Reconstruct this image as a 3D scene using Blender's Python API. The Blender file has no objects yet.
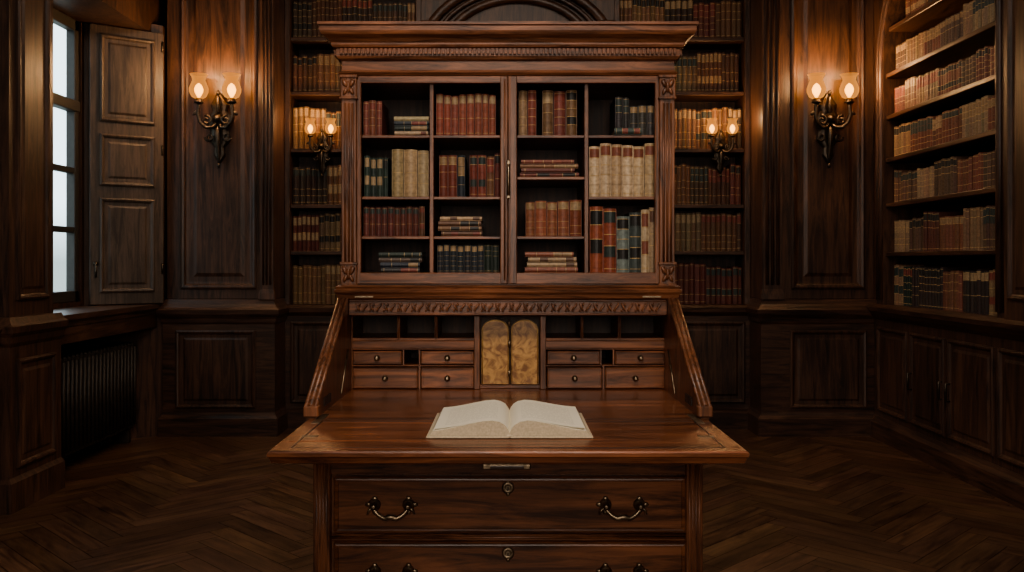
import bpy, bmesh, math, random
from mathutils import Vector, Matrix
random.seed(11)
scene = bpy.context.scene
V3 = Vector

# ------------------------------------------------------------------ materials
def newmat(name):
    m = bpy.data.materials.new(name); m.use_nodes = True
    nt = m.node_tree; nt.nodes.clear()
    out = nt.nodes.new('ShaderNodeOutputMaterial')
    b = nt.nodes.new('ShaderNodeBsdfPrincipled')
    nt.links.new(b.outputs[0], out.inputs[0])
    return m, nt, b, out

def wood(name, dark, light, axis='z', rough=0.42, scale=1.0, bump=0.3, attr=False, var=0.5, rot=0.0):
    m, nt, b, out = newmat(name)
    N = nt.nodes.new; L = nt.links.new
    tc = N('ShaderNodeTexCoord'); mp = N('ShaderNodeMapping')
    s = {'x': (1.1, 13, 13), 'y': (13, 1.1, 13), 'z': (13, 13, 1.1)}[axis]
    mp.inputs['Scale'].default_value = [k*scale for k in s]
    src = tc.outputs['Object']
    if rot:
        m0 = N('ShaderNodeMapping'); m0.inputs['Rotation'].default_value = (0, 0, rot); L(src, m0.inputs[0]); src = m0.outputs[0]
    L(src, mp.inputs[0])
    n1 = N('ShaderNodeTexNoise'); n1.inputs['Scale'].default_value = 2.2
    n1.inputs['Detail'].default_value = 10; n1.inputs['Roughness'].default_value = 0.70
    n1.inputs['Distortion'].default_value = 1.1
    L(mp.outputs[0], n1.inputs['Vector'])
    n2 = N('ShaderNodeTexNoise'); n2.inputs['Scale'].default_value = 2.3; n2.inputs['Detail'].default_value = 3
    L(tc.outputs['Object'], n2.inputs['Vector'])
    r = N('ShaderNodeValToRGB'); e = r.color_ramp.elements
    e[0].position = 0.38; e[0].color = (*dark, 1); e[1].position = 0.62; e[1].color = (*light, 1)
    L(n1.outputs['Fac'], r.inputs[0])
    hs = N('ShaderNodeHueSaturation')
    mr = N('ShaderNodeMapRange'); mr.inputs[1].default_value = 0.3; mr.inputs[2].default_value = 0.7
    mr.inputs[3].default_value = 1-var*0.6; mr.inputs[4].default_value = 1+var*0.6
    L(n2.outputs['Fac'], mr.inputs[0]); L(mr.outputs[0], hs.inputs['Value']); L(r.outputs[0], hs.inputs['Color'])
    last = hs.outputs[0]
    if attr:
        a = N('ShaderNodeAttribute'); a.attribute_name = 'Col'
        mx = N('ShaderNodeMix'); mx.data_type = 'RGBA'; mx.blend_type = 'MULTIPLY'; mx.inputs[0].default_value = 1
        L(last, mx.inputs[6]); L(a.outputs['Color'], mx.inputs[7]); last = mx.outputs[2]
    L(last, b.inputs['Base Color'])
    b.inputs['Roughness'].default_value = rough
    bp = N('ShaderNodeBump'); bp.inputs['Strength'].default_value = bump; bp.inputs['Distance'].default_value = 0.002
    L(n1.outputs['Fac'], bp.inputs['Height']); L(bp.outputs[0], b.inputs['Normal'])
    return m

def plain(name, col, rough=0.5, metal=0.0, noise=0.35, nscale=30, bump=0.1):
    m, nt, b, out = newmat(name); N = nt.nodes.new; L = nt.links.new
    tc = N('ShaderNodeTexCoord'); n = N('ShaderNodeTexNoise'); n.inputs['Scale'].default_value = nscale
    n.inputs['Detail'].default_value = 5
    L(tc.outputs['Object'], n.inputs['Vector'])
    r = N('ShaderNodeValToRGB'); e = r.color_ramp.elements
    e[0].position = .3; e[1].position = .7
    e[0].color = (*[c*(1-noise) for c in col], 1); e[1].color = (*[min(1, c*(1+noise)) for c in col], 1)
    L(n.outputs['Fac'], r.inputs[0]); L(r.outputs[0], b.inputs['Base Color'])
    b.inputs['Roughness'].default_value = rough; b.inputs['Metallic'].default_value = metal
    bp = N('ShaderNodeBump'); bp.inputs['Strength'].default_value = bump; bp.inputs['Distance'].default_value = 0.001
    L(n.outputs['Fac'], bp.inputs['Height']); L(bp.outputs[0], b.inputs['Normal'])
    return m

WD, WL = (.022, .0118, .0078), (.092, .045, .0275)
WZ = wood('wall_walnut_vertical', WD, WL, 'z', .42)
WX = wood('wall_walnut_horizontal', WD, WL, 'x', .4)
WY = wood('wall_walnut_lengthwise', WD, WL, 'y', .4)
SHUT = wood('shutter_wood', (.033, .022, .0165), (.10, .068, .049), 'z', .5)
DD, DL = (.052, .020, .010), (.255, .100, .046)
DX = wood('desk_mahogany_horizontal', DD, DL, 'x', .34, 1.6)
DZ = wood('desk_mahogany_vertical', DD, DL, 'z', .36, 1.6)
DTOP = wood('desk_top_burl', (.058, .021, .010), (.27, .098, .044), 'x', .27, .8, .16)
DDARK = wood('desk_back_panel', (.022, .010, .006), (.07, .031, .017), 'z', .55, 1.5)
DR = wood('drawer_veneer', (.056, .021, .010), (.26, .100, .045), 'x', .32, 1.0, .18)
INLAY = plain('dark_inlay', (.02, .008, .004), .4)
FA = wood('parquet_oak', (.042, .022, .0135), (.145, .079, .046), 'x', .30, 1.0, .2, True, .3, -math.pi/4)
FB = wood('parquet_oak_b', (.042, .022, .0135), (.145, .079, .046), 'y', .30, 1.0, .2, True, .3, -math.pi/4)
GAP = plain('parquet_gap', (.008, .005, .003), .8)
BRASS = plain('aged_brass', (.27, .21, .145), .42, 1.0, .4, 60)
BRONZE = plain('dark_bronze', (.075, .06, .047), .42, .9, .4, 60)
GILT = plain('gilt', (.5, .33, .12), .4, .8)
CREAM = plain('ceiling_plaster', (.12, .09, .065), .8, 0, .1, 4)
IRON = plain('radiator_iron', (.035, .026, .02), .5, .3)
PAGEEDGE = plain('page_edges', (.50, .41, .29), .8, 0, .15, 200, .2)
WHITEF = plain('window_frame_paint', (.04, .036, .032), .45, 0, .15)

def burl():
    m, nt, b, out = newmat('marbled_panel'); N = nt.nodes.new; L = nt.links.new
    tc = N('ShaderNodeTexCoord'); n = N('ShaderNodeTexNoise'); n.inputs['Scale'].default_value = 26
    n.inputs['Detail'].default_value = 7; n.inputs['Distortion'].default_value = 2.0
    L(tc.outputs['Object'], n.inputs['Vector'])
    r = N('ShaderNodeValToRGB'); e = r.color_ramp.elements
    e[0].position = .36; e[0].color = (.20, .085, .026, 1); e[1].position = .62; e[1].color = (.50, .28, .095, 1)
    L(n.outputs['Fac'], r.inputs[0]); L(r.outputs[0], b.inputs['Base Color']); b.inputs['Roughness'].default_value = .35
    return m
BURL = burl()

def bookmat():
    m, nt, b, out = newmat('book_leather'); N = nt.nodes.new; L = nt.links.new
    a = N('ShaderNodeAttribute'); a.attribute_name = 'Col'
    tc = N('ShaderNodeTexCoord'); n = N('ShaderNodeTexNoise'); n.inputs['Scale'].default_value = 90; n.inputs['Detail'].default_value = 6
    L(tc.outputs['Object'], n.inputs['Vector'])
    mr = N('ShaderNodeMapRange'); mr.inputs[1].default_value = .3; mr.inputs[2].default_value = .7
    mr.inputs[3].default_value = .72; mr.inputs[4].default_value = 1.2
    hs = N('ShaderNodeHueSaturation'); L(n.outputs['Fac'], mr.inputs[0]); L(mr.outputs[0], hs.inputs['Value'])
    L(a.outputs['Color'], hs.inputs['Color']); L(hs.outputs[0], b.inputs['Base Color'])
    b.inputs['Roughness'].default_value = .5
    bp = N('ShaderNodeBump'); bp.inputs['Strength'].default_value = .3; bp.inputs['Distance'].default_value = .001
    L(n.outputs['Fac'], bp.inputs['Height']); L(bp.outputs[0], b.inputs['Normal'])
    return m
BOOK = bookmat()

def pagemat():
    m, nt, b, out = newmat('printed_page'); N = nt.nodes.new; L = nt.links.new
    tc = N('ShaderNodeTexCoord'); sx = N('ShaderNodeSeparateXYZ'); L(tc.outputs['Object'], sx.inputs[0])
    def M(op, a, bb=None, c=None):
        n = N('ShaderNodeMath'); n.operation = op
        for i, v in enumerate((a, bb, c)):
            if v is None: continue
            if isinstance(v, (int, float)): n.inputs[i].default_value = v
            else: L(v, n.inputs[i])
        return n.outputs[0]
    line = M('LESS_THAN', M('FRACT', M('MULTIPLY', sx.outputs['Y'], 80)), .42)
    fl = M('FLOOR', M('MULTIPLY', sx.outputs['Y'], 80))
    cx = N('ShaderNodeCombineXYZ'); L(M('MULTIPLY', sx.outputs['X'], 230), cx.inputs[0]); L(M('MULTIPLY', fl, 7.3), cx.inputs[1])
    n = N('ShaderNodeTexNoise'); n.inputs['Scale'].default_value = 1; L(cx.outputs[0], n.inputs['Vector'])
    word = M('GREATER_THAN', n.outputs['Fac'], .44)
    ax = M('ABSOLUTE', sx.outputs['X'])
    inx = M('MULTIPLY', M('GREATER_THAN', ax, .03), M('LESS_THAN', ax, .160))
    iny = M('LESS_THAN', M('ABSOLUTE', sx.outputs['Y']), .125)
    t = M('MULTIPLY', M('MULTIPLY', line, word), M('MULTIPLY', inx, iny))
    mx = N('ShaderNodeMix'); mx.data_type = 'RGBA'; L(M('MULTIPLY', t, .30), mx.inputs[0])
    mx.inputs[6].default_value = (.80, .74, .60, 1); mx.inputs[7].default_value = (.22, .18, .13, 1)
    L(mx.outputs[2], b.inputs['Base Color']); b.inputs['Roughness'].default_value = .8
    return m
PAGE = pagemat()

def glow(name, col, strength, transp):
    m, nt, b, out = newmat(name); N = nt.nodes.new; L = nt.links.new
    nt.nodes.remove(b)
    em = N('ShaderNodeEmission'); em.inputs[0].default_value = (*col, 1); em.inputs[1].default_value = strength
    if transp > 0:
        tr = N('ShaderNodeBsdfTransparent'); tr.inputs[0].default_value = (1, .72, .38, 1)
        mx = N('ShaderNodeMixShader'); lw = N('ShaderNodeLayerWeight'); lw.inputs[0].default_value = .4
        mr = N('ShaderNodeMapRange'); mr.inputs[3].default_value = 1-transp; mr.inputs[4].default_value = .95
        L(lw.outputs['Facing'], mr.inputs[0]); L(mr.outputs[0], mx.inputs[0])
        L(tr.outputs[0], mx.inputs[1]); L(em.outputs[0], mx.inputs[2]); L(mx.outputs[0], out.inputs[0])
    else:
        L(em.outputs[0], out.inputs[0])
    return m
SHADE = glow('amber_glass_shade', (1.0, .42, .11), .85, .5)
BULB = glow('lamp_filament', (1.0, .60, .20), 9, 0)

def glassmat():
    m, nt, b, out = newmat('window_glass'); N = nt.nodes.new; L = nt.links.new
    nt.nodes.remove(b)
    tr = N('ShaderNodeBsdfTransparent'); tr.inputs[0].default_value = (.95, .97, .97, 1)
    gl = N('ShaderNodeBsdfGlossy'); gl.inputs['Roughness'].default_value = .03
    mx = N('ShaderNodeMixShader'); mx.inputs[0].default_value = .06
    L(tr.outputs[0], mx.inputs[1]); L(gl.outputs[0], mx.inputs[2]); L(mx.outputs[0], out.inputs[0])
    return m
GLASS = glassmat()

# ------------------------------------------------------------------ builder
class B:
    def __init__(s):
        s.bm = bmesh.new(); s.mats = []; s.col = s.bm.loops.layers.float_color.new('Col')
    def mi(s, m):
        if m not in s.mats: s.mats.append(m)
        return s.mats.index(m)
    def f(s, vs, m, col=None, smooth=False):
        try: fc = s.bm.faces.new(vs)
        except ValueError: return None
        fc.material_index = s.mi(m); fc.smooth = smooth
        c = (*(col or (1, 1, 1)), 1)
        for l in fc.loops: l[s.col] = c
        return fc
    def v(s, p): return s.bm.verts.new(p)
    def quad(s, pts, m, col=None): return s.f([s.v(p) for p in pts], m, col)
    def box(s, x0, x1, y0, y1, z0, z1, m, bev=0.0, col=None, M=None):
        lo = (min(x0, x1), min(y0, y1), min(z0, z1)); hi = (max(x0, x1), max(y0, y1), max(z0, z1))
        b = min(bev, min(hi[i]-lo[i] for i in range(3))*.45)
        if b <= 0:
            vs = [s.v(V3((hi[0] if i & 1 else lo[0], hi[1] if i & 2 else lo[1], hi[2] if i & 4 else lo[2]))) for i in range(8)]
            fs = [(0, 1, 3, 2), (4, 5, 7, 6), (0, 1, 5, 4), (2, 3, 7, 6), (0, 2, 6, 4), (1, 3, 7, 5)]
            for q in fs: s.f([vs[i] for i in q], m, col)
            allv = vs
        else:
            D = {}
            for sx in (0, 1):
                for sy in (0, 1):
                    for sz in (0, 1):
                        sg = (sx, sy, sz)
                        for a in range(3):
                            p = [0, 0, 0]
                            for k in range(3):
                                full = hi[k] if sg[k] else lo[k]
                                p[k] = full if k == a else (full-b if sg[k] else full+b)
                            D[(sg, a)] = s.v(p)
            def key(a, sa, bb, sb, c, sc):
                sg = [0, 0, 0]; sg[a] = sa; sg[bb] = sb; sg[c] = sc; return tuple(sg)
            for a in range(3):
                bb, c = (a+1) % 3, (a+2) % 3
                for sa in (0, 1):
                    s.f([D[(key(a, sa, bb, q[0], c, q[1]), a)] for q in ((0, 0), (1, 0), (1, 1), (0, 1))], m, col)
                    for sb in (0, 1):
                        s.f([D[(key(a, sa, bb, sb, c, 0), a)], D[(key(a, sa, bb, sb, c, 1), a)],
                             D[(key(a, sa, bb, sb, c, 1), bb)], D[(key(a, sa, bb, sb, c, 0), bb)]], m, col)
            for sx in (0, 1):
                for sy in (0, 1):
                    for sz in (0, 1):
                        s.f([D[((sx, sy, sz), a)] for a in range(3)], m, col)
            allv = list(D.values())
        if M is not None:
            for vv in allv: vv.co = M @ vv.co
    def loft(s, x0, x1, y0, y1, layers, m, mask=(1, 1, 1, 0)):
        rings = []
        for z, p in layers:
            a, b_, c, d = x0-p*mask[0], x1+p*mask[1], y0-p*mask[2], y1+p*mask[3]
            rings.append([s.v((a, c, z)), s.v((b_, c, z)), s.v((b_, d, z)), s.v((a, d, z))])
        for r0, r1 in zip(rings, rings[1:]):
            for i in range(4): s.f([r0[i], r0[(i+1) % 4], r1[(i+1) % 4], r1[i]], m)
        s.f(rings[0][::-1], m); s.f(rings[-1], m)
    def panel(s, O, U, W, N, w, h, prof, m):
        O, U, W, N = V3(O), V3(U), V3(W), V3(N); rings = []
        for ins, ht in prof:
            rings.append([s.v(O+U*a+W*b_+N*ht) for a, b_ in ((ins, ins), (w-ins, ins), (w-ins, h-ins), (ins, h-ins))])
        for r0, r1 in zip(rings, rings[1:]):
            for i in range(4): s.f([r0[i], r0[(i+1) % 4], r1[(i+1) % 4], r1[i]], m)
        s.f(rings[-1], m)
    def prism(s, poly, axis, a0, a1, m):
        def P(p, a):
            return {'x': (a, p[0], p[1]), 'y': (p[0], a, p[1]), 'z': (p[0], p[1], a)}[axis]
        r0 = [s.v(P(p, a0)) for p in poly]; r1 = [s.v(P(p, a1)) for p in poly]
        n = len(poly)
        for i in range(n): s.f([r0[i], r0[(i+1) % n], r1[(i+1) % n], r1[i]], m)
        s.f(r0[::-1], m); s.f(r1, m)
    def tube(s, pts, rad, m, seg=8, smooth=True):
        pts = [V3(p) for p in pts]; n = len(pts); rings = []
        if not isinstance(rad, (list, tuple)): rad = [rad]*n
        up = None
        for i, p in enumerate(pts):
            t = (pts[min(i+1, n-1)]-pts[max(i-1, 0)]).normalized()
            if up is None: up = t.orthogonal().normalized()
            else: up = (up-t*up.dot(t)).normalized()
            w = t.cross(up)
            rings.append([s.v(p+(up*math.cos(a)+w*math.sin(a))*rad[i]) for a in [2*math.pi*k/seg for k in range(seg)]])
        for r0, r1 in zip(rings, rings[1:]):
            for i in range(seg): s.f([r0[i], r0[(i+1) % seg], r1[(i+1) % seg], r1[i]], m, None, smooth)
        s.f(rings[0][::-1], m); s.f(rings[-1], m)
    def lathe(s, c, prof, m, seg=16, axis='z', smooth=True, cap=True):
        c = V3(c); rings = []
        for r, z in prof:
            ring = []
            for k in range(seg):
                a = 2*math.pi*k/seg
                if axis == 'z': p = V3((r*math.cos(a), r*math.sin(a), z))
                elif axis == 'y': p = V3((r*math.cos(a), z, r*math.sin(a)))
                else: p = V3((z, r*math.cos(a), r*math.sin(a)))
                ring.append(s.v(c+p))
            rings.append(ring)
        for r0, r1 in zip(rings, rings[1:]):
            for i in range(seg): s.f([r0[i], r0[(i+1) % seg], r1[(i+1) % seg], r1[i]], m, None, smooth)
        if cap: s.f(rings[0][::-1], m); s.f(rings[-1], m)
    def ell(s, c, rx, ry, rz, m, rot=0, seg=8, rr=5):
        c = V3(c); R = Matrix.Rotation(rot, 3, 'Y'); rings = []
        for j in range(1, rr):
            t = math.pi*j/rr-math.pi/2
            rings.append([s.v(c+R @ V3((rx*math.cos(t)*math.cos(2*math.pi*k/seg), ry*math.cos(t)*math.sin(2*math.pi*k/seg), rz*math.sin(t)))) for k in range(seg)])
        b0 = s.v(c+R @ V3((0, 0, -rz))); b1 = s.v(c+R @ V3((0, 0, rz)))
        for r0, r1 in zip(rings, rings[1:]):
            for i in range(seg): s.f([r0[i], r0[(i+1) % seg], r1[(i+1) % seg], r1[i]], m, None, True)
        for i in range(seg):
            s.f([rings[0][(i+1) % seg], rings[0][i], b0], m, None, True); s.f([rings[-1][i], rings[-1][(i+1) % seg], b1], m, None, True)
    def done(s, name, parent=None, loc=None):
        bmesh.ops.recalc_face_normals(s.bm, faces=s.bm.faces[:])
        me = bpy.data.meshes.new(name); s.bm.to_mesh(me); s.bm.free()
        for m in s.mats: me.materials.append(m)
        o = bpy.data.objects.new(name, me); scene.collection.objects.link(o)
        if parent: o.parent = parent
        if loc: o.location = loc
        return o
def empty(name, loc=(0, 0, 0)):
    o = bpy.data.objects.new(name, None); o.location = loc; scene.collection.objects.link(o); return o

PROF = [(0, 0), (0, .016), (.012, .024), (.026, .02), (.036, .006), (.05, .003), (.085, .003), (.11, .013)]
PROFS = [(0, 0), (0, .012), (.010, .018), (.020, .014), (.028, .004), (.05, .003), (.065, .010)]
X, Y, Z = V3((1, 0, 0)), V3((0, 1, 0)), V3((0, 0, 1))

# ------------------------------------------------------------------ room
CEIL = 3.6; YB = 6.75; YF = -1.6; XL = -2.42; XR = 2.51
fl = B(); w = .098; n = 6; c45 = math.cos(math.pi/4)
fl.box(-2.84, 2.9, YF, YB+.1, -.06, -.004, GAP)
def P45(a, b_): return ((a-b_)*c45*w, (a+b_)*c45*w+2.5)
for iy in range(-70, 71):
    for ix in range(-70, 71):
        t = (ix-iy) % (2*n)
        if t == 0: r = (ix, ix+n, iy, iy+1, FA)
        elif t == 2*n-1: r = (ix, ix+1, iy, iy+n, FB)
        else: continue
        g = .012
        q = [P45(r[0]+g, r[2]+g), P45(r[1]-g, r[2]+g), P45(r[1]-g, r[3]-g), P45(r[0]+g, r[3]-g)]
        if max(p[0] for p in q) < -2.85 or min(p[0] for p in q) > 2.6 or max(p[1] for p in q) < YF or min(p[1] for p in q) > 6.7: continue
        k = random.uniform(.68, 1.25); col = (k, k*random.uniform(.95, 1.04), k*random.uniform(.9, 1.05))
        fl.quad([(p[0], p[1], 0) for p in q], r[4], col)
for co, no in (((-2.84, 0, 0), (-1, 0, 0)), ((2.88, 0, 0), (1, 0, 0)), ((0, YF, 0), (0, -1, 0)), ((0, YB, 0), (0, 1, 0))):
    bmesh.ops.bisect_plane(fl.bm, geom=fl.bm.verts[:]+fl.bm.edges[:]+fl.bm.faces[:], plane_co=co, plane_no=no, clear_outer=True)
fl.done('floor')
b = B(); b.box(-3.0, 3.0, YF, YB+.1, CEIL, CEIL+.1, CREAM); b.done('ceiling')
b = B(); b.box(-3.0, 3.0, YF-.1, YF, 0, CEIL, WZ); b.done('wall_front')
b = B(); b.box(-2.84, 3.0, YB, YB+.1, 0, CEIL, WZ); b.done('wall_back')

# left wall
XO = -2.84
b = B(); b.box(-3.0, XL, YF, 4.74, 0, CEIL, WZ); b.done('wall_left')
b = B()
b.box(XO, -2.76, 4.74, 6.4, 0, .93, WZ)
b.box(XO, -2.76, 4.74, 4.84, .93, 2.74, WZ)
b.box(XO, -2.76, 5.82, 6.4, .93, 2.74, WZ)
b.done('wall_left')
b = B()
b.box(XO, XL, 4.74, 6.75, 2.74, CEIL, WZ)
b.done('wall_left')
b = B()
b.prism([(-2.76, 5.86), (-2.36, 6.15), (-2.36, YB), (-2.76, YB)], 'z', 0, 2.80, WZ)
b.done('wall_left')
b = B()
b.loft(XL, XL+.035, 4.30, 4.72, [(.9, 0), (2.9, 0), (CEIL, 0)], WZ, (0, 0, 0, 0))
b.loft(XL, XL+.07, 4.24, 4.735, [(0, .02), (.14, .02), (.16, .0), (.78, 0), (.80, .012), (.83, .02), (.85, .035), (.88, .04), (.89, .02), (.92, .0)], WZ, (0, 1, 1, 0))
b.panel((XL+.035, 4.36, 1.0), Y, Z, X, .30, 2.4, PROFS, WZ)
b.panel((XL+.07, 4.30, .2), Y, Z, X, .36, .52, PROFS, WZ)
for k in range(5):
    y1 = 4.15-k*1.1
    b.panel((XL, y1-1.0, 1.0), Y, Z, X, 1.0, 2.4, PROF, WZ)
    b.panel((XL, y1-1.0, .2), Y, Z, X, 1.0, .55, PROF, WY)
b.loft(XL, XL+.02, YF, 4.24, [(.80, 0), (.83, .02), (.87, .04), (.90, .0)], WY, (0, 1, 0, 0))
b.loft(XL, XL+.02, YF, 4.24, [(0, .01), (.13, .01), (.15, 0)], WY, (0, 1, 0, 0))
b.done('trim_1')
b = B()
b.prism([(-2.80, 4.745), (-2.37, 4.745), (-2.37, 6.12), (-2.42, 6.12), (-2.80, 5.84)], 'z', .87, .90, WY)
b.prism([(-2.80, 4.745), (-2.385, 4.745), (-2.385, 6.12), (-2.42, 6.11), (-2.80, 5.84)], 'z', .835, .87, WY)
b.box(-2.41, -2.39, 4.745, 6.14, .74, .835, WY, .003)
b.done('window_sill')
b = B(); fx0, fx1 = -2.835, -2.775
ya, yb, za, zb = 4.84, 5.82, .93, 2.74
b.box(fx0, fx1, ya, ya+.06, za, zb, WHITEF, .005); b.box(fx0, fx1, yb-.05, yb, za, zb, WHITEF, .005)
b.box(fx0, fx1, ya, yb, za, za+.07, WHITEF, .005); b.box(fx0, fx1, ya, yb, zb-.07, zb, WHITEF, .005)
b.box(fx0+.01, fx1, 5.36-.04, 5.36+.04, za, zb, WHITEF, .005)
for z in (1.39, 1.77): b.box(fx0+.015, fx1-.005, ya, yb, z-.019, z+.019, WHITEF, .003)
b.box(fx0, fx1+.01, ya, yb, 2.15, 2.22, WHITEF, .005)
b.box(fx0+.028, fx0+.032, ya+.03, yb-.03, za+.03, zb-.03, GLASS)
b.tube([(fx1+.03, 5.36, 1.10), (fx1+.03, 5.36, 1.22)], .008, BRASS)
b.box(fx1, fx1+.015, 5.345, 5.375, 1.05, 1.25, BRASS, .003)
b.done('window_1')
O = V3((-2.735, 5.865, .905)); U = (V3((-2.36, 6.15, 0))-V3((-2.76, 5.86, 0))).normalized(); Nn = V3((U.y, -U.x, 0))
b = B(); Ms = Matrix.Translation(O) @ Matrix(((U.x, -Nn.x, 0, 0), (U.y, -Nn.y, 0, 0), (0, 0, 1, 0), (0, 0, 0, 1)))
b.box(0, .465, -.04, -.006, 0, 1.83, SHUT, .004, None, Ms)
On = O+Nn*.04
b.panel(On+U*.06+Z*.08, U, Z, Nn, .345, .62, PROFS, SHUT)
b.panel(On+U*.06+Z*.78, U, Z, Nn, .345, .34, PROFS, SHUT)
b.panel(On+U*.06+Z*1.20, U, Z, Nn, .345, .57, PROFS, SHUT)
h0 = O+Nn*.045+U*.03+Z*.27
b.tube([h0, h0+Nn*.03, h0+Nn*.035-Z*.09], .007, BRONZE); b.tube([h0-U*.01, h0+U*.02], .012, BRONZE)
for z in (.2, 1.0, 1.7):
    b.tube([On+U*.455+Z*z, On+U*.455+Z*(z+.07)], .008, BRONZE)
b.done('window_shutter')
b = B()
for k in range(22):
    y = 4.86+k*.05
    b.box(-2.60, -2.465, y, y+.036, .09, .66, IRON, .014)
    b.tube([(-2.46, y+.018, .12), (-2.46, y+.018, .63)], .012, IRON, 6)
b.box(-2.56, -2.50, 4.85, 5.95, .12, .16, IRON, .01); b.box(-2.56, -2.50, 4.85, 5.95, .58, .62, IRON, .01)
for y in (4.90, 5.90): b.box(-2.58, -2.48, y-.02, y+.02, 0, .10, IRON, .005)
b.done('radiator')

# back wall pilasters
PED = [(0, .035), (.12, .035), (.14, .02), (.16, .012), (.76, .012), (.775, .02), (.80, .024), (.83, .045), (.86, .05), (.875, .03), (.90, .012), (.93, 0)]
def pilaster(x0, x1, y0, px0, px1, sub):
    b = B()
    b.box(x0, x1, y0, YB, .93, CEIL, WZ, .004)
    b.loft(x0, x1, y0-.03, YB, PED, WX)
    b.panel((px0, y0, 1.0), X, Z, -Y, px1-px0, 2.42, PROF, WZ)
    b.panel((px0-.02, y0-.042, .19), X, Z, -Y, px1-px0+.02, .53, PROFS, WZ)
    s0, s1 = sub
    b.loft(s0, s1, y0-.035, y0, [(.93, .012), (.97, .008), (1.0, 0), (3.2, 0), (CEIL, 0)], WZ, (1, 1, 1, 0))
    m_ = (s0+s1)/2
    for k in (-1, 0, 1):
        b.tube([(m_+k*(s1-s0)*.27, y0-.035, 1.03), (m_+k*(s1-s0)*.27, y0-.035, 3.2)], (s1-s0)*.09, WZ, 6)
    return b
b = pilaster(-2.34, -1.60, 6.17, -2.24, -1.72, (-1.69, -1.60)); b.done('trim_2')
XP = 1.735
b = pilaster(XP, 2.51, 6.17, 1.94, 2.44, (XP, 1.87)); b.done('trim_3')

b = B()
b.loft(-1.60, XP, 6.42, YB, [(0, .03), (.12, .03), (.14, .0), (.80, 0), (.83, .03), (.86, .035), (.88, .01)], WX, (0, 0, 1, 0))
for x0, x1 in ((-1.55, -1.1), (-1.06, -.6), (-.5, .0), (.05, .6), (.72, 1.18), (1.22, 1.69)):
    b.panel((x0, 6.42, .18), X, Z, -Y, x1-x0, .58, PROFS, WZ)
b.done('trim_4')
b = B()
b.box(-.62, .76, 6.44, YB, .88, CEIL, WZ)
for x0, x1 in ((-.62, -.52), (.66, .76)):
    b.loft(x0, x1, 6.38, 6.44, [(.88, .01), (.95, 0), (2.78, 0), (2.80, .02), (2.86, .025), (2.90, 0)], WZ)
for r, rad in ((.72, .035), (.64, .018), (.56, .03)):
    b.tube([(.07+r*math.cos(a)*.95, 6.42, 2.66+r*.72*math.sin(a)) for a in [math.pi*k/24 for k in range(25)]], rad, WX)
b.panel((-.3, 6.44, 1.0), X, Z, -Y, .74, 1.6, PROF, WZ)
b.done('trim_5')

def arr(c, j):
    g = random.uniform(1-j, 1+j)
    return tuple(max(0, k*g*random.uniform(1-j*.35, 1+j*.35)) for k in c)
RED = [(.18, .046, .030), (.14, .042, .028), (.20, .062, .038), (.12, .032, .022)]
BRN = [(.17, .082, .042), (.13, .056, .030), (.22, .12, .062)]
DARK = [(.022, .034, .028), (.022, .028, .038), (.038, .026, .022), (.030, .045, .035), (.044, .039, .037)]
TAN = [(.40, .285, .17), (.35, .24, .14), (.44, .32, .20)]
CRM = [(.48, .36, .23), (.43, .315, .20), (.38, .27, .165)]
def style(col):
    lum = sum(col)
    lab = random.choice([(.19, .065, .04), (.10, .05, .03), (.13, .04, .025)]) if lum > .55 else random.choice([(.02, .018, .016), (.19, .05, .035), (.26, .17, .09), (.03, .04, .036), (.30, .21, .12)])
    nb = random.choice([4, 5, 5])
    labs = random.choice([(nb-1,), (nb-1, 1), (nb-1, nb-2), (nb-1,), ()])
    return nb, labs, lab, [random.random() < .65 for _ in range(6)]
def book(b, O, U, W, N, w, h, d, col, st=None, seg=5):
    """O bottom corner at front plane; U thickness dir, W height dir, N outward."""
    O, U, W, N = V3(O), V3(U), V3(W), V3(N)
    bulge = w*.30
    nb, labs, lab, gp = st or style(col)
    gold = (.46, .31, .14)
    secs = []; bw = .012
    step = 1.0/(nb+.6); ed = step*.3
    secs.append((0, ed, col, 0)); z = ed
    for k in range(nb):
        secs.append((z, z+bw, gold if gp[k] else tuple(c*.8 for c in col), .0015))
        secs.append((z+bw, z+step, lab if k in labs else col, 0)); z += step
    secs.append((z, z+bw, gold, .0015)); secs.append((z+bw, 1, col, 0))
    for v0, v1, c, ex in secs:
        r0 = []; r1 = []
        for k in range(seg+1):
            t = k/seg; q = math.sin(math.pi*t)**.8
            n_ = N*(bulge*q+ex*(.3+.7*q)-.004)
            uu = w*(.02+.96*t)
            r0.append(b.v(O+U*uu+W*(h*v0)+n_)); r1.append(b.v(O+U*uu+W*(h*min(v1, 1))+n_))
        for k in range(seg): b.f([r0[k], r0[k+1], r1[k+1], r1[k]], BOOK, c, False)
    cv = .003
    def blk(u0, u1, w0, w1, n0, n1, m, c):
        P = [O+U*uu+W*ww+N*nn for nn in (n0, n1) for ww in (w0, w1) for uu in (u0, u1)]
        vs = [b.v(p) for p in P]
        for q in ((0, 1, 3, 2), (4, 5, 7, 6), (0, 1, 5, 4), (2, 3, 7, 6), (0, 2, 6, 4), (1, 3, 7, 5)):
            b.f([vs[i] for i in q], m, c)
    blk(0, cv, 0, h, -d, -.003, BOOK, col); blk(w-cv, w, 0, h, -d, -.003, BOOK, col)
    blk(cv, w-cv, .004, h-.005, -d+.004, -.004, PAGEEDGE, None)
    top = [b.v(O+U*(w*(.02+.96*k/seg))+W*h+N*(bulge*math.sin(math.pi*k/seg)**.8-.004)) for k in range(seg+1)]
    b.f(top, BOOK, col)
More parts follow.
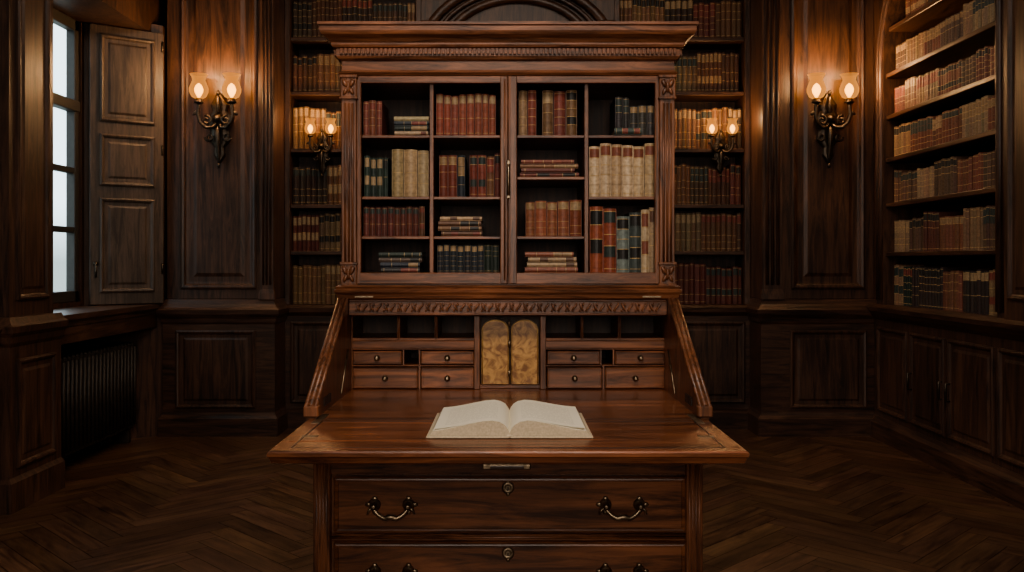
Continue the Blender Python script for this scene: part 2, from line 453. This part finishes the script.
def run(b, O, U, N, length, hmin, hmax, pal, wmin=.022, wmax=.04, d=.18, seg=5, jitter=.006, gmin=3, gmax=8):
    O, U, N = V3(O), V3(U), V3(N); t = 0; cnt = 0; st = None
    while t < length-wmin*.8:
        if cnt <= 0:
            base = random.choice(pal); cnt = random.randint(gmin, gmax); hh = random.uniform(hmin, hmax); ww = random.uniform(wmin, wmax); st = style(base)
        cnt -= 1
        w_ = min(ww*random.uniform(.9, 1.1), length-t)
        if w_ < .012: break
        book(b, O+U*t+N*random.uniform(-jitter, 0), U, Z, N, w_-.0025, hh*random.uniform(.97, 1.03), d, arr(base, .22), st, seg)
        t += w_
def stack(b, x, y, z, L, hs, pal, d=.15):
    for k, h in enumerate(hs):
        l = L*random.uniform(.88, 1); x0 = x+random.uniform(0, L-l)
        book(b, (x0, y+random.uniform(0, .01), z), Z, X, -Y, h, l, d, arr(random.choice(pal), .2)); z += h+.0005

BACKPAL = [tuple(k*.8 for k in c) for c in RED+BRN+BRN+[(.20, .10, .055), (.17, .11, .06), (.22, .14, .08), (.05, .03, .02), (.10, .045, .025), (.09, .05, .03)]]
shz = [.88, 1.265, 1.60, 2.0, 2.41, 2.80, 3.2]
for x0, x1 in ((-1.60, -.62), (.76, XP)):
    b = B()
    b.box(x0, x0+.04, 6.44, YB, .88, CEIL, WZ, .004); b.box(x1-.04, x1, 6.44, YB, .88, CEIL, WZ, .004)
    b.box(x0, x1, 6.72, YB-.002, .88, CEIL, WZ)
    for z in shz:
        b.box(x0+.04, x1-.04, 6.46, 6.72, z-.03, z, WX, .004)
    b.box(x0+.04, x1-.04, 6.45, 6.50, 3.5, CEIL, WX)
    b.done('library_bookcase')
    b = B()
    for i, z in enumerate(shz):
        hi_ = .30 if i < 6 else .25
        run(b, (x0+.045, 6.50, z+.001), X, -Y, x1-x0-.09, hi_*.85, hi_, BACKPAL, .028, .042, .17, 3, .01)
    b.done('shelved_library_books')

# right wall
yn, yf_ = 4.62, 6.02; ym = (yn+yf_)/2; rr = (yf_-yn)/2; zs = 2.50
b = B(); b.box(XR, 3.0, YF, yn, 0, CEIL, WZ); b.done('wall_right')
b = B(); b.box(XR, 3.0, yf_, YB, 0, CEIL, WZ); b.done('wall_right')
b = B(); b.box(XR, 3.0, yn, yf_, 0, .87, WZ); b.done('wall_right')
b = B(); b.box(2.805, 3.0, yn, yf_, .87, CEIL, DDARK); b.done('wall_right')
b = B()
NA = 28
arc = [(ym+rr*math.cos(math.pi*k/NA), zs+rr*math.sin(math.pi*k/NA)) for k in range(NA+1)]
for (ya_, za_), (yb_, zb_) in zip(arc, arc[1:]):
    b.quad([(XR, ya_, za_), (XR, yb_, zb_), (XR, yb_, CEIL), (XR, ya_, CEIL)], WZ)
    b.quad([(XR, ya_, za_), (XR, yb_, zb_), (2.80, yb_, zb_), (2.80, ya_, za_)], WZ)
for ro, rad in ((.03, .022), (.085, .014)):
    b.tube([(XR-.002, yn-ro, .93), (XR-.002, yn-ro, 1.8)]+[(XR-.002, ym-(rr+ro)*math.cos(math.pi*k/24), zs+(rr+ro)*math.sin(math.pi*k/24)) for k in range(25)]+[(XR-.002, yf_+ro, 1.8), (XR-.002, yf_+ro, .93)], rad, WZ, 8)
b.done('trim_6')
b = B()
rz = [.90, 1.25, 1.575, 1.875, 2.16, 2.44, 2.74]
for z in rz:
    hw = (rr if z <= zs else math.sqrt(max(.01, rr*rr-(z-zs)**2)))-.002
    b.box(XR+.015, 2.80, ym-hw, ym+hw, z-.028, z, WY, .004)
b.done('built_in_bookshelf')
b = B()
RPAL = [(.17, .07, .042), (.14, .05, .032), (.21, .13, .075), (.23, .16, .10), (.15, .08, .05), (.12, .04, .028), (.18, .11, .065), (.10, .06, .04)]
for i, z in enumerate(rz):
    hw = (rr if z+.2 <= zs else math.sqrt(max(.01, rr*rr-(z+.22-zs)**2)))-.012
    pal = RPAL if i != 0 else RPAL[:3]+DARK
    hm = (.24, .215, .2, .19, .18, .18, .18)[i]
    run(b, (2.575, ym+hw, z+.001), -Y, -X, 2*hw, hm*.92, hm*1.12, pal, .03, .042, .17, 4, .008, 3, 9)
b.done('shelved_law_books')
b = B()
b.loft(XR-.02, XR, YF, 6.15, [(.80, .0), (.83, .03), (.86, .055), (.885, .06), (.90, .02)], WY, (1, 0, 0, 0))
b.loft(XR-.02, XR, YF, 6.15, [(0, .03), (.11, .03), (.13, .01), (.15, 0)], WY, (1, 0, 0, 0))
b.box(XR-.018, XR, 4.05, 6.12, .15, .80, WZ)
for y0, y1 in ((5.60, 6.05), (5.12, 5.56), (4.60, 5.08), (4.10, 4.56)):
    b.panel((XR-.018, y0, .19), Y, Z, -X, y1-y0, .56, PROFS, WZ)
for y in (5.14, 5.06, 5.54):
    b.tube([(XR-.02, y, .50), (XR-.05, y, .50), (XR-.05, y, .40), (XR-.02, y, .40)], .006, BRONZE)
for k in range(5):
    y1 = 4.0-k*1.12
    b.panel((XR, y1-1.0, .19), Y, Z, -X, 1.0, .56, PROF, WZ)
    b.panel((XR, y1-1.0, 1.0), Y, Z, -X, 1.0, 2.4, PROF, WZ)
b.loft(XR-.04, XR, 4.10, 4.48, [(.90, .0), (3.3, 0), (CEIL, 0)], WZ, (1, 0, 0, 0))
b.panel((XR-.04, 4.15, 1.0), Y, Z, -X, .28, 2.4, PROFS, WZ)
b.done('trim_7')

# ------------------------------------------------------------------ sconces
def sconce(loc, sc, energy):
    b = B()
    outl = [(0, -.30), (.04, -.24), (.032, -.19), (.07, -.14), (.062, -.08), (.085, -.03), (.068, .03), (.05, .06), (.062, .10), (.03, .15), (0, .19)]
    pts = outl+[(-x, z) for x, z in outl[-2:0:-1]]
    rings = []
    for k, y in ((1, 0), (1, -.012), (.8, -.022), (.45, -.028)):
        rings.append([b.v((x*k, y, z*(.9+.1*k))) for x, z in pts])
    for r0, r1 in zip(rings, rings[1:]):
        for i in range(len(pts)): b.f([r0[i], r0[(i+1) % len(pts)], r1[(i+1) % len(pts)], r1[i]], BRONZE)
    b.f(rings[-1], BRONZE)
    b.lathe((0, -.03, 0), [(.035, 0), (.042, -.015), (.03, -.03), (.018, -.05), (.001, -.058)], BRONZE, 14, 'y')
    b.tube([(0, -.03, .0), (0, -.045, .08), (0, -.05, .14), (0, -.04, .17)], [.014, .016, .010, .004], BRONZE)
    b.ell((0, -.045, .175), .014, .014, .02, BRONZE)
    b.tube([(0, -.03, -.02), (0, -.06, -.10), (0, -.05, -.18), (0, -.03, -.25), (0, -.035, -.31)], [.016, .02, .014, .012, .004], BRONZE)
    b.ell((0, -.035, -.315), .013, .013, .018, BRONZE)
    for s_ in (-1, 1):
        arm = [(s_*x, y, z) for x, y, z in ((.0, -.05, -.02), (.03, -.07, -.06), (.07, -.09, -.065), (.105, -.10, -.03), (.118, -.105, .02), (.112, -.105, .07), (.11, -.105, .10))]
        b.tube(arm, [.013, .012, .012, .012, .012, .012, .012], BRONZE)
        sp = [(s_*(.065+.034*(1-t*.75)*math.cos(2.4*math.pi*t+1.2)), -.085, -.015+.034*(1-t*.75)*math.sin(2.4*math.pi*t+1.2)) for t in [k/16 for k in range(17)]]
        b.tube(sp, .008, BRONZE, 6)
        sp = [(s_*(.06+.03*(1-t*.75)*math.cos(-2.2*math.pi*t)), -.05, -.125+.03*(1-t*.75)*math.sin(-2.2*math.pi*t)) for t in [k/14 for k in range(15)]]
        b.tube(sp, .008, BRONZE, 6)
        b.ell((s_*.135, -.105, .03), .022, .008, .012, BRONZE, s_*.7)
        cx, cy = s_*.11, -.105
        b.lathe((cx, cy, .09), [(.008, 0), (.028, .006), (.034, .014), (.024, .022), (.024, .034), (.016, .04)], BRONZE, 14)
        b.lathe((cx, cy, .125), [(.022, 0), (.048, .014), (.062, .045), (.063, .07), (.052, .10), (.042, .125), (.046, .145), (.060, .165)], SHADE, 20, 'z', True, False)
        b.lathe((cx, cy, .135), [(.008, 0), (.014, .01), (.027, .035), (.030, .055), (.020, .08), (.003, .095)], BULB, 12)
    o = b.done('wall_sconce', None, loc); o.scale = (sc, sc, sc)
    for s_ in (-1, 1):
        ld = bpy.data.lights.new('sconce_bulb', 'POINT'); ld.energy = energy; ld.color = (1, .58, .28); ld.shadow_soft_size = .06
        lo = bpy.data.objects.new('sconce_bulb', ld); scene.collection.objects.link(lo)
        lo.parent = o; lo.location = (s_*.11, -.21, .28)
    return o
sconce((-1.965, 6.145, 2.155), 1.0, 11)
sconce((2.18, 6.145, 2.155), 1.0, 11)
sconce((-1.33, 6.455, 2.01), .66, 3)
sconce((1.52, 6.455, 2.01), .66, 3)

# ------------------------------------------------------------------ secretary desk
desk = empty('secretary_desk')
S = 302.0; YC = 2.98; HC = 1.185
def bx(px): return (px-508)/S
def bz(py): return HC+(262-py)/S
b = B()
yb0 = 3.34
b.box(-.55, -.527, YC+.01, yb0, bz(285), bz(75), DZ); b.box(.527, .55, YC+.01, yb0, bz(285), bz(75), DZ)
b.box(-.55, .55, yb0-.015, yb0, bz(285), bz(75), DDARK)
b.box(-.53, .53, YC+.012, yb0-.015, bz(285), bz(273), DX); b.box(-.53, .53, YC+.012, yb0-.015, bz(81), bz(75), DX)
b.box(bx(429), bx(433), YC+.022, yb0-.015, bz(273), bz(81), DZ, .001)
b.box(bx(585), bx(589), YC+.022, yb0-.015, bz(273), bz(81), DZ, .001)
b.box(bx(504), bx(516), YC+.022, yb0-.015, bz(273), bz(81), DZ)
th = .010
def shelf(p0, p1, py): b.box(bx(p0), bx(p1), YC+.024, yb0-.015, bz(py)-th, bz(py), DX, .0015)
for p in (134, 196, 236): shelf(358, 429, p); shelf(433, 504, p)
for p in (134, 176, 236): shelf(516, 585, p)
for p in (134, 196): shelf(589, 660, p)
b.done('bookcase', desk)
b = B()
for sx in (-1, 1):
    xa, xb = sorted((sx*.55, sx*.500))
    b.box(xa, xb, YC-.012, YC+.012, bz(285), bz(75), DZ, .002)
    m_ = (xa+xb)/2
    for k in (-1, 0, 1): b.tube([(m_+k*.012, YC-.012, bz(262)), (m_+k*.012, YC-.012, bz(104))], .0042, DZ, 6)
    for zc in (bz(88), bz(274)):
        b.box(xa-.002, xb+.002, YC-.018, YC, zc-.036, zc+.036, DZ, .003)
        b.box(xa-.005, xb+.005, YC-.024, YC, zc+.030, zc+.040, DZ, .002); b.box(xa-.005, xb+.005, YC-.022, YC, zc-.040, zc-.032, DZ, .002)
        for k in (-1, 1):
            b.ell((m_+k*.012, YC-.020, zc+.012), .008, .008, .015, DZ, k*.5)
            b.ell((m_+k*.010, YC-.020, zc-.014), .007, .007, .014, DZ, -k*.5)
            sp = [(m_+k*(.012+.008*(1-t*.7)*math.cos(5*t)), YC-.022, zc+.020+.008*(1-t*.7)*math.sin(5*t)) for t in [q/8 for q in range(9)]]
            b.tube(sp, .0022, DZ, 5)
        b.ell((m_, YC-.022, zc), .006, .008, .02, DZ)
b.done('pilasters', desk)
b = B()
def door(xa, xb):
    z0, z1 = bz(284), bz(76); y0, y1 = YC-.004, YC+.018
    b.box(xa, xa+.014, y0, y1, z0, z1, DZ, .002)
    b.box(xb-.014, xb, y0, y1, z0, z1, DZ, .002)
    b.box(xa+.01, xb-.01, y0, y1, z1-.024, z1, DX, .002); b.box(xa+.01, xb-.01, y0, y1, z0, z0+.038, DX, .002)
door(-.500, -.0012); door(.0012, .500)
b.box(-.026, -.0015, YC-.006, YC+.018, bz(284), bz(76), DZ, .003)
b.box(.0045, .030, YC-.006, YC+.018, bz(284), bz(76), DZ, .003)
b.tube([(-.011, YC-.009, bz(280)), (-.011, YC-.009, bz(80))], .003, DZ, 6)
b.box(-.005, .008, YC-.010, YC, bz(199), bz(160), BRASS, .003)
b.tube([(.0015, YC-.01, bz(165)), (.0015, YC-.025, bz(168)), (.0015, YC-.025, bz(192)), (.0015, YC-.01, bz(195))], .004, BRASS)
b.done('doors', desk)
b = B()
zt = bz(75)
b.loft(-.55, .55, YC, yb0, [(zt-.002, .004), (zt+.006, .012), (zt+.012, .004), (zt+.016, .0), (zt+.046, 0), (zt+.050, .010), (zt+.056, .014), (zt+.060, .016), (zt+.084, .016),
    (zt+.087, .026), (zt+.094, .030), (zt+.100, .030), (zt+.112, .040), (zt+.122, .056), (zt+.128, .060), (zt+.133, .062), (zt+.148, .062), (zt+.151, .068), (zt+.160, .068)], DX)
nd = 76
for k in range(nd):
    x = -.555+(k+.5)*1.11/nd
    b.box(x-.0048, x+.0048, YC-.026, YC-.015, zt+.064, zt+.083, DX, .001)
for sx in (-1, 1):
    for k in range(22):
        y = YC-.005+(k+.5)*.0146
        b.box(sx*.565, sx*.576, y-.0048, y+.0048, zt+.064, zt+.083, DX)
b.done('cornice', desk)
b = B()
b.loft(-.55, .55, YC-.03, yb0, [(1.062, .0), (1.066, .006), (1.078, .010), (1.086, .016), (1.094, .018), (1.098, .010), (1.104, .014), (1.109, .006)], DX)
for k in range(2):
    b.box(-.50+k*.94, -.44+k*.94, YC-.042, YC-.03, 1.069, 1.074, BRASS)
b.box(-.522, .522, YC-.02, YC+.02, 1.010, 1.062, DX)
b.box(-.522, .522, YC-.027, YC-.01, 1.055, 1.062, DX, .002); b.box(-.522, .522, YC-.026, YC-.01, 1.010, 1.016, DX, .002)
nl = 44
for k in range(nl):
    x = -.505+(k+.5)*1.01/nl
    b.ell((x, YC-.022, 1.036), .0045, .010, .0165, DX, (.65 if k % 2 else -.45)); b.ell((x+.006, YC-.022, 1.045), .004, .008, .006, DX); b.ell((x-.005, YC-.022, 1.026), .004, .008, .006, DX)
b.done('waist_moulding', desk)
YH = 2.46
b = B()
for sx in (-1, 1):
    xa, xb = sorted((sx*.55, sx*.524))
    b.prism([(YH, .72), (YH, .785), (YC-.03, 1.062), (yb0, 1.062), (yb0, .72)], 'x', xa, xb, DZ)
    for off, r in ((.540*sx, .009), (.553*sx, .006), (.527*sx, .006)):
        p0 = V3((off, YH, .787)); p1 = V3((off, YC-.035, 1.062)); b.tube([p0, p1], r, DZ, 8)
    b.box(xa-.008, xb+.008, YH-.012, YH+.02, .762, .792, DZ, .003)
    for k in range(5):
        b.box(sx*.520, sx*.5245, YH+.10+k*.02, YH+.108+k*.02, .775, .80, INLAY)
    b.tube([(sx*.519, YH+.34, .775), (sx*.519, YH+.46, .90)], .003, BRASS, 6)
b.done('slant_sides', desk)
b = B()
YW = 2.036; zt = .758
b.loft(-.536, .536, YW, YH-.014, [(.726, -.008), (.730, .0), (.742, .004), (.746, .008), (.754, .008), (zt, .004)], DTOP, (1, 1, 1, 0))
b.box(-.524, .524, YH-.014, 3.06, .726, zt, DTOP)
for x0, x1, y0, y1 in ((-.500, .500, YW+.030, YW+.034), (-.500, .500, YH-.050, YH-.046), (-.500, -.496, YW+.03, YH-.047), (.496, .500, YW+.03, YH-.047), (-.524, .524, YH-.016, YH-.012)):
    b.box(x0, x1, y0, y1, zt-.002, zt+.0008, INLAY)
for sx in (-1, 1):
    b.box(sx*.505, sx*.465, YH-.27, YH-.245, zt-.002, zt+.0012, BRASS, .0006)
    b.box(sx*.522, sx*.50, YH-.08, YH+.06, zt-.002, zt+.0012, BRASS, .0006)
    for k in range(3): b.lathe((sx*(.475+.012*k), YH-.2575, zt), [(.003, 0), (.003, .0022), (.001, .003)], BRASS, 8)
b.box(-.058, .052, YW+.001, YW+.03, .714, .728, BRASS, .003); b.box(-.040, .036, YW-.003, YW+.01, .717, .724, INLAY, .001)
b.done('fall_front', desk)
S3 = 298.0; YI = 3.02
def ix(px): return (px-508)/S3
def iz(py): return HC-(py-262)/S3
b = B()
YD = 3.24
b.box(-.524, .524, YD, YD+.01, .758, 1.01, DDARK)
b.box(-.524, .524, YI-.004, YD, iz(316), 1.012, DX, .002)
def rail(py0, py1, p0, p1): b.box(ix(p0), ix(p1), YI, YD, iz(py1), iz(py0), DX, .0015)
for side in (-1, 1):
    if side < 0: xs = [351, 398.5, 436, 477]; a0, a1 = 351, 478; dr1 = [(353, 402), (421, 474)]; dr2 = [(353, 418), (421, 474)]; gap = (403.5, 419.5)
    else: xs = [543, 582, 619.5, 666]; a0, a1 = 542, 667; dr1 = [(547, 600), (615, 665)]; dr2 = [(547, 602), (605, 665)]; gap = (601, 613.5)
    rail(338, 340.5, a0, a1); rail(340.5, 349, a0, a1); rail(349, 350, a0, a1); rail(365, 366.5, a0, a1)
    b.box(ix(a0)+.004, ix(a1)-.004, YI-.003, YI+.01, iz(348), iz(341), DR, .0015)
    for x in xs: b.box(ix(x)-.005, ix(x)+.005, YI, YD, iz(340), iz(315), DZ, .0015)
    for x in xs[1:-1]:
        b.tube([(ix(x), YI, iz(338)), (ix(x), YI-.003, iz(316))], .003, DZ, 6)
    for x in (a0, a1): b.box(ix(x)-.006, ix(x)+.006, YI-.002, YD, .758, iz(315), DZ, .0015)
    def dfront(p0, p1, q0, q1):
        b.box(ix(p0), ix(p1), YI-.004, YI+.12, iz(q1), iz(q0), DR, .0025)
        b.panel((ix(p0)+.003, YI-.004, iz(q1)+.003), X, Z, -Y, ix(p1)-ix(p0)-.006, iz(q0)-iz(q1)-.006, [(0, 0), (.001, .0026), (.004, .0026), (.005, .0008)], DR)
        c = ix((p0+p1)/2)
        b.lathe((c, YI-.0045, iz((q0+q1)/2)), [(.009, 0), (.010, -.003), (.004, -.005), (.004, -.010), (.009, -.014), (.009, -.018), (.003, -.022)], BRASS, 12, 'y')
    for p0, p1 in dr1: dfront(p0, p1, 351, 364.5)
    for p0, p1 in dr2: dfront(p0, p1, 367.5, 388.5)
    for x in gap: b.box(ix(x)-.0025, ix(x)+.0025, YI, YD, iz(366), iz(350), DZ)
    mid = 419.5 if side < 0 else 603.5
    b.box(ix(mid)-.003, ix(mid)+.003, YI, YD, .758, iz(366), DZ)
b.box(ix(478), ix(542), YI+.015, YD, .758, .772, DX, .002)
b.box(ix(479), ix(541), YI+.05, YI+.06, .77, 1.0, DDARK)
for p0, p1 in ((481.5, 509), (511, 538.5)):
    x0, x1 = ix(p0), ix(p1); xm = (x0+x1)/2; r = (x1-x0)/2
    poly = [(x0, .774), (x1, .774)]+[(xm+r*math.cos(math.pi*k/12), iz(330)+r*.75*math.sin(math.pi*k/12)) for k in range(13)]
    b.prism(poly, 'y', YI+.008, YI+.045, BURL)
    b.tube([(x0+.003, YI+.008, .776)]+[(xm+(r-.003)*math.cos(math.pi-math.pi*k/12), YI+.008, iz(330)+(r*.75-.003)*math.sin(math.pi*k/12)) for k in range(13)]+[(x1-.003, YI+.008, .776)], .0016, GILT, 6)
for z in (.80, .90, .97): b.tube([(ix(509.2), YI+.006, z), (ix(509.2), YI+.006, z+.02)], .004, BRASS, 8)
b.box(ix(474), ix(480), YI-.006, YI+.03, .758, 1.005, DZ, .002); b.box(ix(540), ix(546), YI-.006, YI+.03, .758, 1.005, DZ, .002)
b.done('pigeonholes', desk)
b = B()
SB = 367.0; YBF = 2.45
def cz(py): return HC-(py-262)/SB
def cx_(px): return (px-508)/SB
b.box(-.522, .522, YBF+.012, yb0-.005, .09, .726, DZ)
b.box(-.49, .49, YBF, YBF+.02, cz(474), .726, DX, .002)
for sx in (-1, 1):
    xa, xb = sorted((sx*.528, sx*.482))
    b.box(xa, xb, YBF-.012, YBF+.02, .09, .724, DZ, .003)
    m_ = (xa+xb)/2
    for k in (-1.5, -.5, .5, 1.5): b.tube([(m_+k*.0085, YBF-.012, .14), (m_+k*.0085, YBF-.012, .70)], .0034, DZ, 6)
    b.box(xa-.003, xb+.003, YBF-.018, YBF, .70, .724, DZ, .003)
b.loft(-.528, .528, YBF-.012, yb0, [(.07, .02), (.09, .02), (.10, .014), (.11, .0)], DX)
for sx in (-1, 1):
    for y in (YBF+.04, yb0-.06):
        b.lathe((sx*.46, y, 0), [(.025, 0), (.04, .015), (.045, .04), (.035, .06), (.03, .075)], DZ, 16)
b.done('chest', desk)
b = B(); hw = B()
rows = [(.602, .447), (.424, .262), (.240, .125)]
for zt_, zb_ in rows:
    b.box(-.474, .485, YBF-.004, YBF+.3, zb_, zt_, DR, .003)
    b.panel((-.474+.004, YBF-.004, zb_+.004), X, Z, -Y, .951, zt_-zb_-.008, [(0, 0), (.001, .005), (.005, .006), (.009, .004), (.010, .001)], DR)
    b.box(-.484, .488, YBF+.002, YBF+.02, zb_-.023, zb_-.004, DX, .003)
    b.tube([(-.482, YBF, zb_-.012), (.484, YBF, zb_-.012)], .004, DX, 6)
    zc = (zt_+zb_)/2-.014
    for hx in (cx_(392), cx_(622)):
        for s_ in (-1, 1):
            hw.lathe((hx+s_*.046, YBF-.005, zc+.016), [(.017, 0), (.017, -.003), (.011, -.007), (.006, -.012), (.006, -.024), (.009, -.027), (.003, -.031)], BRASS, 14, 'y')
            hw.ell((hx+s_*.046, YBF-.006, zc+.032), .008, .004, .007, BRASS); hw.ell((hx+s_*.062, YBF-.006, zc+.016), .010, .004, .007, BRASS)
            hw.ell((hx+s_*.046, YBF-.006, zc-.004), .007, .004, .008, BRASS)
        pts = []
        for k in range(17):
            t = -1+2*k/16
            pts.append((hx+t*.050, YBF-.024-.008*(1-t*t), zc+.014-.030*(1-abs(t)**2.6)+(.005 if abs(t) < .15 else 0)))
        hw.tube(pts, [.0048+.003*(1-abs(-1+2*k/16)) for k in range(17)], BRASS, 8)
        for s_ in (-1, 1):
            hw.tube([(hx+s_*.050, YBF-.024, zc+.014), (hx+s_*.060, YBF-.024, zc+.004), (hx+s_*.064, YBF-.022, zc-.006)], [.004, .004, .002], BRASS, 6)
    ze = zt_-.030
    hw.lathe((0, YBF-.005, ze), [(.017, 0), (.017, -.002), (.013, -.004), (.007, -.004), (.006, -.002)], BRASS, 16, 'y')
    hw.ell((0, YBF-.006, ze+.017), .007, .003, .006, BRASS); hw.ell((0, YBF-.006, ze-.017), .006, .003, .007, BRASS)
    hw.box(-.0015, .0015, YBF-.010, YBF-.005, ze-.007, ze+.003, INLAY)
b.done('drawers', desk); hw.done('drawer_pulls', desk)

# ------------------------------------------------------------------ books in the secretary
b = B(); yf = YC+.045
def R(p0, p1, shelfpy, h0, h1, pal, wmin=.024, wmax=.036, g=(2, 5)):
    run(b, (bx(p0), yf, bz(shelfpy)+.0008), X, -Y, bx(p1)-bx(p0), h0/S, h1/S, pal, wmin, wmax, .17, 6, .006, *g)
def ST(p0, p1, shelfpy, hs, pal): stack(b, bx(p0), yf-.012, bz(shelfpy)+.0008, bx(p1)-bx(p0), hs, pal)
R(361, 382, 134, 34, 38, RED, .02, .026); ST(391, 428, 134, [.014, .018, .015, .016], DARK+RED[:1]+TAN[:1])
R(435, 501, 134, 41, 44, [RED[0], RED[2]], .022, .027, (9, 9))
R(362, 389, 196, 40, 43, DARK, .018, .024); R(390, 428, 196, 47, 50, TAN, .040, .043, (9, 9))
R(438, 469, 196, 40, 43, DARK[:2]+RED[:2], .026, .032, (1, 2)); R(469, 501, 196, 41, 43, RED+BRN, .024, .03, (1, 3))
R(361, 427, 236, 29, 31, [RED[1], BRN[1], RED[3]], .018, .024, (4, 12))
ST(437, 482, 236, [.017, .015, .018, .014], TAN+BRN)
ST(377, 421, 273, [.016, .018, .016, .017], DARK+[(.12, .08, .06), (.04, .09, .08)])
R(436, 500, 273, 27, 29, DARK, .02, .026, (5, 9))
R(519, 543, 134, 42, 46, [(.24, .15, .08), (.20, .06, .035)], .026, .034, (1, 2)); R(543, 585, 134, 44, 48, [(.19, .10, .055), (.23, .13, .075), (.15, .045, .03)], .038, .046, (1, 1))
ST(520, 580, 176, [.014, .014, .015, .013], BRN+RED)
R(526, 585, 236, 35, 39, [(.24, .085, .05), (.21, .065, .04), (.16, .04, .027)], .034, .042, (2, 3))
ST(524, 579, 273, [.018, .016, .017, .017], [(.28, .14, .08), (.22, .07, .04), (.34, .23, .14)])
R(617, 657, 134, 30, 40, DARK+[(.05, .08, .07)], .022, .028, (2, 3))
book(b, (bx(615), yf-.03, bz(134)+.001), Z, X, -Y, .022, .09, .12, (.035, .055, .047))
cst = (5, (4,), (.19, .065, .04), [True, False, True, True, True, True])
for k in range(6):
    book(b, (bx(590.5)+k*.0372, yf-.004*(k % 2), bz(196)+.0008), X, Z, -Y, .0352, (51+(k*7 % 4))/S, .17, arr(CRM[k % 3], .1), cst)
for p0, p1, hh, c in ((591, 604.5, 67, (.26, .075, .04)), (605, 618, 65, (.23, .062, .035)), (618.5, 631, 57, (.16, .19, .17)), (631.5, 643, 61, (.055, .068, .062)), (643.5, 651, 64, (.40, .30, .19)), (651.5, 658, 66, (.30, .21, .13))):
    book(b, (bx(p0), yf, bz(273)+.0008), X, Z, -Y, bx(p1)-bx(p0), hh/S, .17, c)
b.done('antique_book_collection')

# ------------------------------------------------------------------ open book on desk
b = B()
D2 = .165
def side(s_):
    prof = [(0, .012), (.004, .021), (.012, .031), (.024, .038), (.042, .0415), (.065, .040), (.095, .034), (.13, .026), (.16, .020), (.186, .0165)]
    nlay = 7
    yy = [-D2, -D2*.5, 0, D2*.5, D2]
    for L_ in range(nlay):
        f0 = L_/nlay; f1 = (L_+1)/nlay
        ext0 = .010*(1-f1)
        def zz(z, f): return .004+(z-.004)*f
        g = []
        for y in yy:
            sg = 1 if y > 0 else -1
            row = [b.v((s_*(x+(ext0 if i == len(prof)-1 else 0)), y+(0.005*(1-f1)*sg if abs(y) > D2*.9 else 0), zz(z, f1))) for i, (x, z) in enumerate(prof)]
            g.append(row)
        mat = PAGE if L_ == nlay-1 else PAGEEDGE
        for r0, r1 in zip(g, g[1:]):
            for i in range(len(prof)-1): b.f([r0[i], r0[i+1], r1[i+1], r1[i]], mat, None, True)
        for row in (g[0], g[-1]):
            lw = [b.v((v_.co.x, v_.co.y, zz(prof[i][1], f0))) for i, v_ in enumerate(row)]
            for i in range(len(prof)-1): b.f([row[i], row[i+1], lw[i+1], lw[i]], PAGEEDGE)
        oe = [r[-1] for r in g]; ol = [b.v((v_.co.x, v_.co.y, zz(prof[-1][1], f0))) for v_ in oe]
        for i in range(len(oe)-1): b.f([oe[i], oe[i+1], ol[i+1], ol[i]], PAGEEDGE)
    g = []
    for y in (-D2+.002, 0, D2-.002):
        g.append([b.v((s_*x*.985, y, z+.0006+.012*max(0, (x-.05)/.136)**1.6*(.5 if s_ > 0 else .3))) for x, z in prof])
    for r0, r1 in zip(g, g[1:]):
        for i in range(len(prof)-1): b.f([r0[i], r0[i+1], r1[i+1], r1[i]], PAGE, None, True)
    b.box(s_*.002, s_*.202, -D2-.008, D2+.008, 0, .0038, PAGEEDGE, .001)
side(-1); side(1)
b.box(-.008, .008, -D2-.006, D2+.006, .0002, .008, PAGEEDGE, .002)
b.done('open_book', None, (.004, 2.345, .7592))

# ------------------------------------------------------------------ lights
def area(name, loc, rot, sx, sy, e, col):
    l = bpy.data.lights.new(name, 'AREA'); l.shape = 'RECTANGLE'; l.size = sx; l.size_y = sy; l.energy = e; l.color = col
    o = bpy.data.objects.new(name, l); o.location = loc; o.rotation_euler = rot; scene.collection.objects.link(o); return o
area('overhead_fill', (0.0, .9, 3.5), (math.radians(22), 0, 0), 1.4, 1.0, 76, (1, .88, .76))  # added soft fill from above the desk, stands for no actual fixture
area('overhead_fill', (0.0, 4.7, 3.55), (0, 0, 0), 2.2, 1.0, 28, (1, .84, .68))  # second added overhead fill, brightens the back of the room
area('front_fill', (0.0, -1.45, 1.8), (math.radians(86), 0, 0), 1.8, 1.4, 52, (1, .88, .76))  # unseen fill added behind the camera to light the drawer fronts
pt = area('window_portal', (-2.88, 5.33, 1.83), (0, math.radians(-90), 0), 1.8, .98, 1, (1, 1, 1)); pt.data.cycles.is_portal = True

wd = bpy.data.worlds.new('sky'); scene.world = wd; wd.use_nodes = True; nt = wd.node_tree
bg = nt.nodes['Background']; tc = nt.nodes.new('ShaderNodeTexCoord'); sx = nt.nodes.new('ShaderNodeSeparateXYZ'); rp = nt.nodes.new('ShaderNodeValToRGB')
nt.links.new(tc.outputs['Generated'], sx.inputs[0]); nt.links.new(sx.outputs['Z'], rp.inputs[0]); nt.links.new(rp.outputs[0], bg.inputs[0])
e = rp.color_ramp.elements; e[0].position = 0.0; e[0].color = (.24, .29, .29, 1); e[1].position = .06; e[1].color = (.68, .80, .86, 1)
bg.inputs[1].default_value = 3.6

# ------------------------------------------------------------------ camera
cd = bpy.data.cameras.new('camera'); cam = bpy.data.objects.new('camera', cd); scene.collection.objects.link(cam)
cam.location = (0, 0, HC); cam.rotation_euler = (math.radians(90), 0, 0)
cd.sensor_width = 36; cd.lens = 900/1024*36; cd.shift_x = 4/1024; cd.shift_y = -24/1024; cd.clip_start = .05
scene.camera = cam
scene.view_settings.view_transform = 'AgX'
try: scene.view_settings.look = 'AgX - Medium High Contrast'
except Exception: pass
